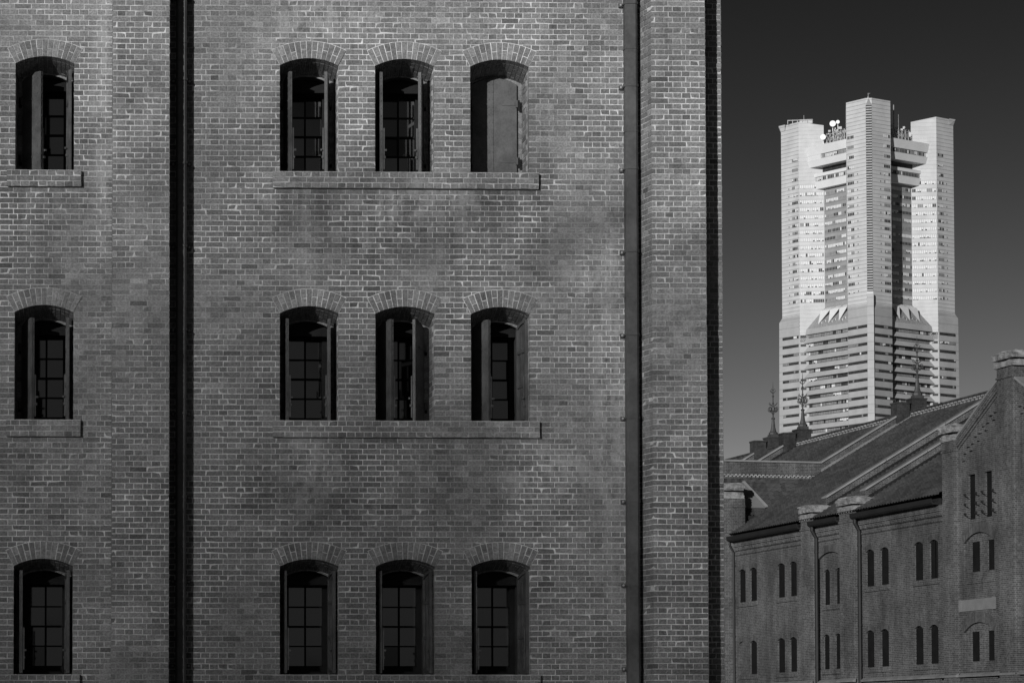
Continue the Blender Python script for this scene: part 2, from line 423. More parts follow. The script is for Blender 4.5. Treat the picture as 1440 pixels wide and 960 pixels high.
# --- windows
RD = .53; RSP = .03; RDROP = .11                                     # depth of the outer reveal, to the iron shutters
INS = .078                                    # brick rebate the shutters hang on
ANG = {(0, 0): (46, 97), (0, 1): (79, 82), (0, 2): (88, 79), (0, 3): (0, 0),
       (1, 0): (65, 94), (1, 1): (86, 88), (1, 2): (65, 66), (1, 3): (60, 103),
       (2, 0): (88, 96), (2, 1): (90, 98), (2, 2): (91, 100), (2, 3): (92, 103)}
LW = .385
def shutter(o, side, ang, closed, parent):
    """iron leaf hung on the rebate, side -1 left / +1 right, opened by ang degrees towards the street"""
    c = (o['u0'] + o['u1']) / 2
    hx = o['u0'] + INS if side < 0 else o['u1'] - RSP - INS
    half = (o['u1'] - RSP - o['u0']) / 2 - INS
    t = radians(ang); yh = RD - .025 - (.012 if closed and side > 0 else 0)
    def P(s, d, z):                           # s along the leaf from the hinge, d towards its outer face
        lx = s * cos(t); ly = -s * sin(t)     # left leaf: +x is towards the middle, -y towards the street
        nx = -sin(t) * d; ny = -cos(t) * d
        x = lx + nx; y = ly + ny
        return (hx + x, yh + y, z) if side < 0 else (hx - x, yh + y, z)
    zs_in = o['zs'] - .006 - RDROP
    def ztop(s): return zs_in + .085 * (1 - ((s - half) / half) ** 2) - .012
    lw = LW if not closed else (.40 if side > 0 else .34)
    mb = MB(); zb = o['z0'] + .025; T = .012; n = 8
    ss = [lw * i / n for i in range(n + 1)]
    for a, b in zip(ss, ss[1:]):
        mb.hexa([P(a, 0, zb), P(b, 0, zb), P(b, T, zb), P(a, T, zb), P(a, 0, ztop(a)), P(b, 0, ztop(b)), P(b, T, ztop(b)), P(a, T, ztop(a))], 0)
        mb.hexa([P(a, -.022, ztop(a) - .045), P(b, -.022, ztop(b) - .045), P(b, 0, ztop(b) - .045), P(a, 0, ztop(a) - .045),
                 P(a, -.022, ztop(a) - .003), P(b, -.022, ztop(b) - .003), P(b, 0, ztop(b) - .003), P(a, 0, ztop(a) - .003)], 0)
    def bar(s0, s1, d0, d1, z0, z1, m=0):
        mb.hexa([P(s0, d0, z0), P(s1, d0, z0), P(s1, d1, z0), P(s0, d1, z0), P(s0, d0, z1), P(s1, d0, z1), P(s1, d1, z1), P(s0, d1, z1)], m)
    # inner angle frame and ledges
    bar(.004, .045, -.022, -.0005, zb + .003, ztop(.02) - .02); bar(lw - .045, lw - .003, -.022, -.0005, zb + .003, ztop(lw) - .02)
    for zz in (.03, .48, .95): bar(.05, lw - .05, -.022, -.0005, zb + zz, zb + zz + .045)
    bar(.17, .20, -.016, -.0005, zb + .08, zb + 1.25)
    # folded edge strip with rivets on the outer face
    bar(lw - .075, lw + .004, T + .0005, T + .008, zb, ztop(lw) - .004)
    z = zb + .05
    while z < ztop(lw) - .06:
        for s_ in (lw - .012, lw - .063): bar(s_ - .006, s_ + .006, T + .0085, T + .015, z - .006, z + .006)
        bar(lw + .0045, lw + .009, .001, .011, z - .010, z + .010)
        z += .105
    for zz in (.22, 1.02):                    # strap hinges and pintles
        bar(.01, .21, T + .0005, T + .009, zb + zz, zb + zz + .028)
        bar(-.012, .014, T + .001, T + .035, zb + zz - .03, zb + zz + .07)
        bar(-.040, -.015, T + .001, T + .03, zb + zz - .075, zb + zz + .07, 1)
    bar(lw - .03, lw + .012, -.06, -.031, zb + .20, zb + .23); bar(lw - .022, lw - .010, -.05, -.031, zb + .05, zb + .62)   # bolt
    bar(lw - .028, lw + .02, -.075, -.0505, zb + .30, zb + .325)
    mb.build('shutter', [M['iron'], M['wood']], parent)

def near_window(o):
    ri, ci = o['row'], o['col']; u0, u1, z0, zs, rise = o['u0'], o['u1'], o['z0'], o['zs'], o['rise']
    c, a, Rr, zc = arch_geo(o); k0 = o['k0']
    m = MB()
    def skew(i0):                             # the reveal narrows towards the shutters: right jamb and soffit splay inwards
        for i in range(i0, len(m.v)):
            x_, y_, z_ = m.v[i]; t = max(0, min(1, y_ / RD)); fx = (x_ - u0) / (u1 - u0)
            m.v[i] = (x_ - RSP * t * max(0, fx), y_, z_ - RDROP * t * max(0, min(1, (z_ - z0) / (zs - z0))))
    reveal_faces(m, o, 0, RD, 1, 2, 12, .006)
    skew(0); i0 = len(m.v)
    for k in range(k0, k0 + 20):              # brick jambs
        if cz(k + 1) > zs + .03: break
        run_side(m, u0 - .006, 1, endd(k) + GAP, RD, k, .02); run_side(m, u1 + .006, -1, endd(k) + GAP, RD, k, .02)
    for i in range(i0, len(m.v)):
        x_, y_, z_ = m.v[i]
        if x_ > c: m.v[i] = (x_ - RSP * max(0, min(1, y_ / RD)), y_, z_)
    # rebate behind the shutters
    inn = dict(u0=u0 + INS, u1=u1 - RSP - INS, z0=z0 + .004, zs=zs - .004 - RDROP, rise=.085)
    wall_face(m, [inn], u0 - .006, u1 - RSP + .006, z0, lambda u: arch_top(o, min(max(u, u0), u1)) - RDROP + .006, RD, 0)
    for k in range(k0, k0 + 20):
        if cz(k + 1) > zs - RDROP: break
        for x0_, x1_ in ((u0 + .004, u0 + INS), (u1 - RSP - INS, u1 - RSP - .004)):
            brick(m, x0_, x1_, RD - U(.003, .007), RD + .11, cz(k), cz(k + 1))
    win = m.build('window', [M['brick'], M['mortar'], M['sill_stone']], near)
    # arch: gauged voussoirs in the face, barrel of bricks behind
    am = MB(); nv = 13; half = asin(a / Rr); ro = Rr + .232
    def V(r, t, y): return (c + r * sin(t), y, zc + r * cos(t))
    am_y = -.0115
    for i in range(40):
        t0 = -half + 2 * half * i / 40; t1 = -half + 2 * half * (i + 1) / 40
        am.hexa([V(Rr + .003, t0, am_y + .004), V(Rr + .003, t1, am_y + .004), V(Rr + .003, t1, .003), V(Rr + .003, t0, .003),
                 V(ro + .008, t0, am_y + .004), V(ro + .008, t1, am_y + .004), V(ro + .008, t1, .003), V(ro + .008, t0, .003)], 1)
    g = GAP / 2 / .90
    for i in range(nv):
        t0 = -half + 2 * half * i / nv + g; t1 = -half + 2 * half * (i + 1) / nv - g
        cuts_r = [(Rr, ro)] if i % 2 == 0 else [(Rr, Rr + .1115 + U(-.012, .012)), (Rr + .121, ro)]
        if i % 2: cuts_r[1] = (cuts_r[0][1] + GAP, ro)
        for r0, r1 in cuts_r:
            y = am_y - U(0, .004); dt = U(-.002, .002)
            am.hexa([V(r0, t0 + dt, y), V(r0, t1 + dt, y), V(r0, t1 + dt, .1), V(r0, t0 + dt, .1), V(r1, t0 + dt, y), V(r1, t1 + dt, y), V(r1, t1 + dt, .1), V(r1, t0 + dt, .1)], 0)
        y = .1 + GAP if i % 2 else .21 + GAP
        if i % 2 == 0:
            am.hexa([V(Rr - .001, t0, .1 + GAP), V(Rr - .001, t1, .1 + GAP), V(Rr - .001, t1, .21), V(Rr - .001, t0, .21), V(Rr + .1, t0, .1 + GAP), V(Rr + .1, t1, .1 + GAP), V(Rr + .1, t1, .21), V(Rr + .1, t0, .21)], 0)
        while y < RD - .06:
            y1 = min(y + .228, RD)
            rr = Rr - U(0, .004)
            am.hexa([V(rr, t0, y), V(rr, t1, y), V(rr, t1, y1), V(rr, t0, y1), V(Rr + .1, t0, y), V(Rr + .1, t1, y), V(Rr + .1, t1, y1), V(Rr + .1, t0, y1)], 0)
            y = y1 + GAP
    for i in range(len(am.v)):
        x_, y_, z_ = am.v[i]
        if y_ > .05: t = min(1, y_ / RD); am.v[i] = (x_ - RSP * t * (x_ - u0) / (u1 - u0), y_, z_ - RDROP * t)
    am.build('arch', [M['brick_arch'], M['mortar']], win)
    # inner reveal, timber sash with four rows of panes, glass
    y1 = RD + .115; y2 = RD + .46
    f = MB()
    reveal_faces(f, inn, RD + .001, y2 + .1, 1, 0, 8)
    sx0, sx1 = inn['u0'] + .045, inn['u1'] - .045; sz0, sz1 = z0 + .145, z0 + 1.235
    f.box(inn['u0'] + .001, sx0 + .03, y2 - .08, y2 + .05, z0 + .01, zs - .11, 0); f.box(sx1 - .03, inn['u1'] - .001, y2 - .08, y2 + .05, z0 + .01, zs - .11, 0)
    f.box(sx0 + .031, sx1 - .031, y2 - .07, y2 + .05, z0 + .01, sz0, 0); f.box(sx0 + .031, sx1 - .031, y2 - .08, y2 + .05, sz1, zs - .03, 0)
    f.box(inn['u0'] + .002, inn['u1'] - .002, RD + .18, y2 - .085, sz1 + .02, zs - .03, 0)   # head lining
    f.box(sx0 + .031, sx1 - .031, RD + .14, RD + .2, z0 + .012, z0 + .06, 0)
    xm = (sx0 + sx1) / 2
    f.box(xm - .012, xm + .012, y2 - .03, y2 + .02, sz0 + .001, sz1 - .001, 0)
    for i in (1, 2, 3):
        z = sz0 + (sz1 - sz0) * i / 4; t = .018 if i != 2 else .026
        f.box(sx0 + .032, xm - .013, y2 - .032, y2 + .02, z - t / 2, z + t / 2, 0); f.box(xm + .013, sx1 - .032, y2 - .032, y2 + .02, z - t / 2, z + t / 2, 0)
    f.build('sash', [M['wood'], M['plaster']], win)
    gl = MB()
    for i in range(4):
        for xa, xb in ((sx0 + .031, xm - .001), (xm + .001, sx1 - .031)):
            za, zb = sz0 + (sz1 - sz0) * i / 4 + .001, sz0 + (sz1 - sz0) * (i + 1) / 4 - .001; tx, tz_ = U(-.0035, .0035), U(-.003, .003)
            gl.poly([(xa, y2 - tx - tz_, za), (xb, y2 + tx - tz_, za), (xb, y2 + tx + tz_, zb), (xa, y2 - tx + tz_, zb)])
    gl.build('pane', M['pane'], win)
    L, Rg = ANG[(ri, ci)]
    shutter(o, -1, L, L == 0, win); shutter(o, 1, Rg, Rg == 0, win)
for o in OPS: near_window(o)

# --- drainpipes
def drainpipe(x0, x1, y0, zlist, left_lug=True, right_lug=True):
    p = MB(); b = .028
    p.prism([(x0, -.03), (x0, y0 + b), (x0 + b, y0), (x1 - b, y0), (x1, y0 + b), (x1, -.03)], 'z', .1, cz(KHI))
    for z in zlist:
        p.prism([(x0 - .006, -.03), (x0 - .006, y0 + b - .002), (x0 + b - .002, y0 - .006), (x1 - b + .002, y0 - .006), (x1 + .006, y0 + b - .002), (x1 + .006, -.03)], 'z', z - .62, z - .60)
    o = p.build('drainpipe', M['pipe'], near)
    for z in zlist:
        q = MB(); xa = x0 - (.055 if left_lug else .012); xb = x1 + (.055 if right_lug else .012)
        q.prism([(x0 - .012, -.02), (x0 - .012, y0 + b), (x0 + b, y0 - .012), (x1 - b, y0 - .012), (x1 + .012, y0 + b), (x1 + .012, -.02)], 'z', z, z + .03)
        for k_, (xl, on) in enumerate(((x0 - .035, left_lug), (x1 + .035, right_lug))):
            if on:
                q.box(xl - .03, xl + .024, -.045, -.008, z - .012, z + .042)
                q.lathe([(.004, 0), (.017, .004), (.017, .018), (.006, .024)], 0, 0, 8, 1)
                n8 = 8 * 4
                for i in range(len(q.v) - n8, len(q.v)):
                    vx, vy, vz = q.v[i]; q.v[i] = (xl + vx, -.045 - vz, z + .015 + vy)
        q.build('bracket', [M['pipe'], M['bolt']], o)
drainpipe(-.168, -.022, -.20, [11.62 - 1.135 * i for i in range(-1, 9)])
drainpipe(5.950, 6.120, -.20, [11.58 - 1.135 * i for i in range(-1, 9)], True, False)

# ------------------------------------------------------------------ 2. the far warehouse
AH = radians(10.39)
EX = Vector((sin(AH), -cos(AH), 0)); FO = Vector((26.267, 133.843, 0))
far = empty('brick_warehouse', FO, atan2(EX.y, EX.x))
tag(far, 'far brick warehouse with tiled roof, firewall copings and spiked finials, below the tall white tower', 'building')
# local axes: x along the facade towards the camera, y into the building, z up
RZ0, RSL = 11.37, .592
ZR = lambda y: RZ0 + RSL * y
def fo(u0, u1, z0, zc, rise=.12): return dict(u0=u0, u1=u1, z0=z0, zs=zc - rise, rise=rise)
FOPS = []
for u0, u1 in ((-.38, .33), (1.03, 1.74), (4.42, 5.14), (5.85, 6.54), (14.22, 14.92), (15.69, 16.38), (19.0, 19.7), (20.42, 21.1)):
    FOPS.append(fo(u0 - .05, u1 + .06, 7.95, 9.52)); FOPS.append(fo(u0 - .09, u1 + .02, 4.53, 6.1))
BAY = [fo(9.45, 10.08, 7.38, 8.95), fo(10.72, 11.35, 7.38, 8.95), fo(9.35, 9.98, 4.55, 6.1), fo(10.62, 11.25, 4.55, 6.1)]
TW = [fo(23.85, 24.52, 10.07, 11.83, 0), fo(25.3, 25.94, 10.07, 11.83, 0)]
BLIND = [dict(u0=23.5, u1=26.1, z0=7.75, zs=9.16, rise=.38), dict(u0=23.42, u1=26.02, z0=4.3, zs=5.66, rise=.38)]
def ring(mb, o, y, th, m, n=14):
    c, a, Rr, zc = arch_geo(o); h = asin(min(a / Rr, 1))
    def V(r, t, yy): return (c + r * sin(t), yy, zc + r * cos(t))
    for i in range(n):
        t0 = -h + 2 * h * i / n + .004; t1 = -h + 2 * h * (i + 1) / n - .004
        mb.hexa([V(Rr, t0, y), V(Rr, t1, y), V(Rr, t1, .05), V(Rr, t0, .05), V(Rr + th, t0, y), V(Rr + th, t1, y), V(Rr + th, t1, .05), V(Rr + th, t0, .05)], m)
f = MB()
wall_face(f, FOPS, -2.0, 8.4, 0, 10.78, 0, 0); wall_face(f, FOPS, 12.8, 21.9, 0, 10.78, 0, 0)
wall_face(f, BAY, 8.4, 12.8, 0, 9.27, .10, 0)                                  # recessed bay between the pair of piers
bl = dict(u0=8.75, u1=11.95, z0=0, zs=9.27, rise=.42)
wall_face(f, [bl], 8.4, 12.8, 0, 10.78, 0, 0)
wall_face(f, [], 8.75, 11.95, 9.27, lambda u: arch_top(bl, u), .10, 0, [8.75 + 3.2 * i / 12 for i in range(13)])
reveal_faces(f, bl, 0, .10, 0); ring(f, bl, -.02, .34, 1)
for o in FOPS: reveal_faces(f, o, 0, .09, 0)
for o in TW: reveal_faces(f, o, 0, .14, 0)
for o in BAY: reveal_faces(f, o, .10, .19, 0)
for o in FOPS: ring(f, o, -.015, .23, 1, 9)
for a, b in ((-2.0, 7.82), (8.95, 12.07), (13.57, 21.6)):                      # corbelled brick cornice under the gutter
    f.box(a, b, -.05, .0, 10.20, 10.28); f.box(a, b, -.07, 0, 10.42, 10.60); f.box(a, b, -.13, 0, 10.603, 10.86)
    u = a + .1
    while u < b - .1: f.box(u, u + .11, -.095, -.071, 10.46, 10.60); u += .26
f.box(21.9, 32.9, .9, 20, 0, 10.7); f.box(32.91, 60, .02, 19.6, 0, 11.3); f.box(-60, -12, .02, 19.6, 0, 11.3); f.box(-14, 34, 20, 20.3, 0, 10.9)
f.build('wall', [M['far_brick'], M['far_arch']], far)
for a, b in ((-.55, 1.9), (4.25, 6.7), (14.05, 16.55), (18.85, 21.3)):
    for z in (7.95, 4.53):
        s = MB(); s.box(a - (.03 if z < 5 else 0), b, -.06, .0, z - .22, z - .004)
        s.build('sill', M['far_brick'], far)
for a, b, z in ((9.3, 11.5, 7.38), (9.2, 11.4, 4.55)):
    s = MB(); s.box(a, b, .04, .1, z - .22, z - .004); s.build('sill', M['far_brick'], far)

def far_window(o, y, opened=False):
    m = MB(); u0, u1, z0, zs = o['u0'], o['u1'], o['z0'], o['zs']; c = (u0 + u1) / 2; top = zs + o['rise']
    win = MB(); win.box(u0 - .05, u1 + .05, y + .06, y + .12, z0 - .05, top + .05)
    w_ = win.build('window', M['wood'], far)
    for s in (-1, 1):
        if opened and s > 0: continue
        k = MB(); a, b = (u0, c - .004) if s < 0 else (c + .004, u1)
        k.poly([(a, y, z0), (b, y, z0), (b, y, arch_top(o, b)), (a, y, arch_top(o, a))]); k.box(a + .01, b - .01, y - .02, y - .001, z0 + .02, z0 + .1)
        k.box(a + .01, b - .01, y - .012, y - .001, (z0 + zs) / 2, (z0 + zs) / 2 + .06); k.box(a + .01, a + .05, y - .014, y - .0015, z0 + .11, zs - .02)
        k.build('shutter', M['far_iron'], w_)
for o in FOPS:
    if o['u0'] < -.3 and o['z0'] < 5:         # bricked-up window
        q = MB(); q.poly([(o['u0'], .06, o['z0'])] + [(o['u1'], .06, o['z0'])] + [(o['u0'] + (o['u1'] - o['u0']) * i / 8, .06, arch_top(o, o['u0'] + (o['u1'] - o['u0']) * i / 8)) for i in range(8, -1, -1)])
        q.build('bricked_up_window', M['far_brick'], far)
    else: far_window(o, .075, o['u0'] > 20.3 and o['z0'] > 7)
for o in BAY: far_window(o, .175)
for o in TW: far_window(o, .12)

# --- transept: gabled front with piers, stepped corbels, blind arches and a plaque
TC = 27.4
GZ = lambda u: 15.50 - .512 * abs(u - TC) - .42
g = MB()
wall_face(g, TW + BLIND, 21.9, 32.9, 0, GZ, -.004, 0, [TC])
for o in BLIND:
    reveal_faces(g, o, -.004, .07, 0); ring(g, o, -.03, .42, 1, 16)
for o, oo in zip(BLIND, ([fo(24.02, 24.72, 8.02, 9.18, 0), fo(25.42, 26.06, 8.02, 9.18, 0)], [fo(23.95, 24.62, 4.53, 5.68, 0), fo(25.35, 26.0, 4.53, 5.68, 0)])):
    wall_face(g, oo, o['u0'], o['u1'], o['z0'], lambda u, o=o: arch_top(o, u), .07, 0, [o['u0'] + (o['u1'] - o['u0']) * i / 12 for i in range(13)])
    for q in oo: reveal_faces(g, q, .07, .14, 0)
    for i, q in enumerate(oo): far_window(q, .115, False)
    g.box(o['u0'] - .0, o['u1'], -.03, .0, o['z0'] - .2, o['z0'] - .06)
for i in range(6):                            # stepped corbel table under the coping, both sides of the peak
    for s in (1, -1):
        for d, dz in ((0, 0), (.28, -.10), (.42, -.30)):
            uu = TC - s * (3.78 - .655 * i + d - .42); zz = GZ(uu) - .46 + dz + .1
            g.box(uu - .10, uu + .10, -.10, -.0045, zz - .07, zz)
g.build('transept_gable', [M['far_brick'], M['far_arch']], far)
for s in (-1, 1):
    k = MB()
    for (t0, t1, yy, m) in ((0, .10, -.17, 1), (-.09, -.001, -.14, 0), (-.30, -.20, -.10, 0), (-.20, -.091, -.12, 0), (-.42, -.32, -.05, 0)):
        ua, ub = TC + s * 4.45, TC + s * .66; za, zb = GZ(ua) + .42, GZ(ub) + .42
        k.hexa([(ua, yy, za + t0), (ub, yy, zb + t0), (ub, .45, zb + t0), (ua, .45, za + t0), (ua, yy, za + t1), (ub, yy, zb + t1), (ub, .45, zb + t1), (ua, .45, za + t1)], m)
    k.build('gable_coping', [M['far_brick'], M['flash']], far)
p = MB(); p.box(23.0, 26.18, -.05, -.006, 6.5, 6.95); p.box(23.0, 23.3, -.07, -.051, 6.49, 6.96); p.box(25.98, 26.2, -.07, -.051, 6.49, 6.96)
p.build('plaque', M['plaque'], far)
for uw in (23.72, 24.66, 25.2, 26.08):        # iron shutter stays beside the tall windows
    for i in range(3):
        hk = MB(); z = 10.25 + .38 * i
        hk.tube([(uw, 0, z + .06), (uw, -.09, z + .06), (uw + .12, -.12, z), (uw + .34, -.10, z - .06)], .014, 5)
        hk.box(uw - .03, uw + .03, -.10, -.005, z + .02, z + .10)
        hk.build('shutter_stay', M['gutter'], far)

def rough_stone(u0, u1, y0, y1, z0, z1, seed):
    """weathered stone cap: two blocks with chipped, uneven edges"""
    rnd = random.Random(seed)
    bm = bmesh.new()
    def blk(a, b, c, d, e, h, amp):
        n0 = len(bm.verts); r = bmesh.ops.create_cube(bm, size=1)
        for v in r['verts']:
            v.co = ((a + b) / 2 + v.co.x * (b - a), (c + d) / 2 + v.co.y * (d - c), (e + h) / 2 + v.co.z * (h - e))
        ed = [x for x in bm.edges if all(v in r['verts'] for v in x.verts)]
        bmesh.ops.subdivide_edges(bm, edges=ed, cuts=5, use_grid_fill=True)
        for v in list(bm.verts)[n0:]:
            tx = abs(v.co.x - (a + b) / 2) / ((b - a) / 2); ty = abs(v.co.y - (c + d) / 2) / ((d - c) / 2); tz = (v.co.z - (e + h) / 2) / ((h - e) / 2)
            n = (tx > .98) + (ty > .98) + (abs(tz) > .98)
            k = amp * (1 + .9 * (n - 1))
            v.co.x += -k * rnd.random() * (1 if v.co.x > (a + b) / 2 else -1)
            v.co.y += -k * rnd.random() * (1 if v.co.y > (c + d) / 2 else -1)
            if tz > .5: v.co.z -= k * rnd.random() * 1.1 + max(tx, ty) ** 4 * .05
    h = z1 - z0
    blk(u0 + .06, u1 - .06, y0 + .05, y1 - .05, z0, z0 + h * .5, .026)
    blk(u0, u1, y0, y1, z0 + h * .515, z1 + .07, .048)
    me = bpy.data.meshes.new('stone_cap'); bm.to_mesh(me); bm.free(); me.materials.append(M['far_stone'])
    for pl in me.polygons: pl.use_smooth = False
    o = bpy.data.objects.new('stone_cap', me); COL.objects.link(o); return o
def pier(u0, u1, y0, y1, z1, cap, seed):
    q = MB(); q.box(u0, u1, y0, y1, 0, z1); q.box(u0 - .04, u1 + .04, y0 - .04, y1, z1 - .42, z1 - .34)
    o = q.build('pier', M['far_brick'], far)
    c = rough_stone(*cap, seed); c.parent = o
pier(7.82, 8.95, -.30, .25, 11.18, (7.62, 9.12, -.42, .72, 11.18, 11.86), 3)
pier(12.07, 13.57, -.30, .25, 11.20, (11.85, 13.72, -.42, .66, 11.20, 11.86), 4)
pier(22.05, 23.1, -.22, .5, 13.28, (21.86, 23.25, -.34, 1.05, 13.28, 13.92), 5)
pier(26.95, 28.2, -.26, .6, 15.6, (26.72, 28.45, -.40, 1.4, 15.6, 16.18), 6)
pier(31.75, 32.95, -.13, .5, 13.28, (31.6, 33.1, -.25, 1.05, 13.28, 13.92), 7)

lg = MB()                                     # sloped stone ledge, stepping out round the piers
def ledge(u0, u1, y):
    u = u0
    while u < u1 - .01:
        v = min(u + 3.0, u1)
        lg.prism([(y, 3.93), (y - .13, 3.93), (y - .15, 4.0), (y, 4.08)], 'x', u + .012, v - .012); u = v
for a, b, y in ((-2, 7.7, 0), (7.7, 9.05, -.30), (9.05, 11.95, 0), (11.95, 13.7, -.30), (13.7, 21.7, -.0), (21.7, 23.2, -.13), (23.2, 26.6, -.03), (26.6, 28.2, -.15), (28.2, 31.6, -.03)): ledge(a, b, y)
lg.build('ledge', M['ledge'], far)
# --- gutters and downpipes
for a, b in ((-1.1, 7.80), (8.97, 12.05), (13.59, 21.58)):
    q = MB(); q.prism([(-.16, 10.86), (-.42, 10.87), (-.48, 10.93), (-.50, 11.10), (-.46, 11.10), (-.44, 10.96), (-.20, 10.93), (-.16, 11.08)], 'x', a, b)
    q.box(a, b, -.159, -.02, 10.865, 11.12)
    q.build('gutter', M['gutter'], far)
for u in (-.85, 9.12, 13.75):
    q = MB(); q.tube([(u, -.32, 10.88), (u, -.32, 10.70), (u, -.12, 10.35), (u, -.12, .2)], .085, 8)
    for z in (9.7, 8.0, 6.3, 4.6): q.lathe([(.10, z), (.10, z + .09)], u, -.12, 8)
    q.build('downpipe', M['gutter'], far)

# --- tiled roofs
def tile_slope(u0, u1, y0, y1, zf, cw=.27, rh=.2085, sub=4):
    """pantiles: waves across, a lapped step at every row"""
    mb = MB(); ny = int((y1 - y0) / rh); nx = int((u1 - u0) / cw * sub); i0 = 0
    prof = [0, .045, .055, .018]
    for j in range(ny + 1):
        for lap in (0, 1):
            y = y0 + (y1 - y0) * (j if lap == 0 else j + .97) / (ny + 1)
            for i in range(nx + 1):
                mb.v.append((u0 + (u1 - u0) * i / nx, y, zf(y) + prof[i % 4] + (.085 if lap == 0 else .012)))
    W_ = nx + 1
    for r_ in range(2 * (ny + 1) - 1):
        for i in range(nx):
            a = r_ * W_ + i; mb.f.append((a, a + 1, a + 1 + W_, a + W_)); mb.m.append(0)
    return mb
r = tile_slope(-19.5, 21.75, -.42, 9.95, ZR)
r.poly([(32.5, -.4, ZR(-.4)), (60, -.4, ZR(-.4)), (60, 10, ZR(10)), (32.5, 10, ZR(10))])
r.poly([(21.7, 4.5, ZR(4.5)), (32.6, 4.5, ZR(4.5)), (32.6, 10, ZR(10)), (21.7, 10, ZR(10))])
for s_ in (-1, 1): r.poly([(TC, .1, GZ(TC) + .25), (TC, 8, GZ(TC) + .25), (TC + s_ * 5.35, 3.5, GZ(TC + 5.35) + .25), (TC + s_ * 5.35, .1, GZ(TC + 5.35) + .25)])
r.poly([(-60, -.4, ZR(-.4)), (-19.4, -.4, ZR(-.4)), (-19.4, 10, ZR(10)), (-60, 10, ZR(10))])
r.poly([(-60, 20.4, ZR(-.4)), (60, 20.4, ZR(-.4)), (60, 10, ZR(10)), (-60, 10, ZR(10))])
roof = r.build('roof', M['tile'], far)
k = MB(); k.box(-30, 60, 9.82, 10.18, ZR(10) - .25, ZR(10) + .20, 0)            # ridge: stacked courses of hollow tiles under a cap
k.box(-30, 60, 9.77, 10.23, ZR(10) + .20, ZR(10) + .27, 0)
u = -18.0
while u < 26:
    for j in range(3):
        x = u + (.20 if j % 2 else 0); k.box(x, x + .17, 9.75, 9.818, ZR(10) - .14 + j * .11, ZR(10) - .07 + j * .11, 1)
    u += .40
k.build('ridge', [M['tile'], M['ridge_tile']], roof)

def firewall(uc, y0, flat=None, th=.23, h=.50, stack=True):
    q = MB(); top = lambda y: ZR(y) + h
    if flat:                                   # runs level over the transept, then climbs the main roof
        yk, zk = flat
        q.prism([(y0, 11.5), (yk, 11.5), (10, ZR(10) - .2), (10, zk + RSL * (10 - yk)), (yk, zk), (y0, zk)], 'x', uc - th, uc + th, 0)
        ln = [(y0, zk), (yk, zk), (9.2, zk + RSL * (9.2 - yk))]
    else:
        q.prism([(y0, ZR(y0) - .3), (10, ZR(10) - .3), (10, top(10)), (y0, top(y0))], 'x', uc - th, uc + th, 0)
        ln = [(y0, top(y0)), (9.2, top(9.2))]
    o = q.build('firewall', M['far_brick'], far)
    c = MB()
    for (ya, za), (yb, zb) in zip(ln, ln[1:]):
        n_ = max(1, int((yb - ya) / 2.4))
        for i in range(n_):
            a, b = i / n_, (i + 1) / n_ - .004
            A = (ya + (yb - ya) * a, za + (zb - za) * a); B = (ya + (yb - ya) * b, za + (zb - za) * b)
            c.hexa([(uc - th - .07, A[0], A[1] + .004), (uc + th + .07, A[0], A[1] + .004), (uc + th + .07, B[0], B[1] + .004), (uc - th - .07, B[0], B[1] + .004),
                    (uc - th - .05, A[0], A[1] + .07), (uc + th + .05, A[0], A[1] + .09), (uc + th + .05, B[0], B[1] + .09), (uc - th - .05, B[0], B[1] + .07)])
    c.build('coping', M['flash'], o)
    s = MB()                                   # zinc flashing where the near face meets the tiles
    ya = y0 if not flat else flat[0]
    s.hexa([(uc + th + .004, ya, ZR(ya) + .02), (uc + th + .20, ya, ZR(ya) + .105), (uc + th + .20, 9.75, ZR(9.75) + .105), (uc + th + .004, 9.75, ZR(9.75) + .02),
            (uc + th + .004, ya, ZR(ya) + .20), (uc + th + .20, ya, ZR(ya) + .125), (uc + th + .20, 9.75, ZR(9.75) + .125), (uc + th + .004, 9.75, ZR(9.75) + .20)])
    s.build('flashing', M['flash'] if flat else M['gutter'], o)
    if not stack: return
    st = MB()                                  # stepped brick blocks at the ridge
    for (a, b, z) in ((9.05, 9.85, 17.98), (9.853, 10.75, 18.2)):
        st.box(uc - .36, uc + .36, a, b - .12, ZR(9.05) - .1, z - .08); st.box(uc - .40, uc + .40, a - .03, b - .10, z - .079, z); st.box(uc - .34, uc + .34, b - .12, b, ZR(9.05) - .1, z - .42)
    st.build('stepped_stack', M['stack'], o)
    fin(uc, 10.30, 18.2, o)
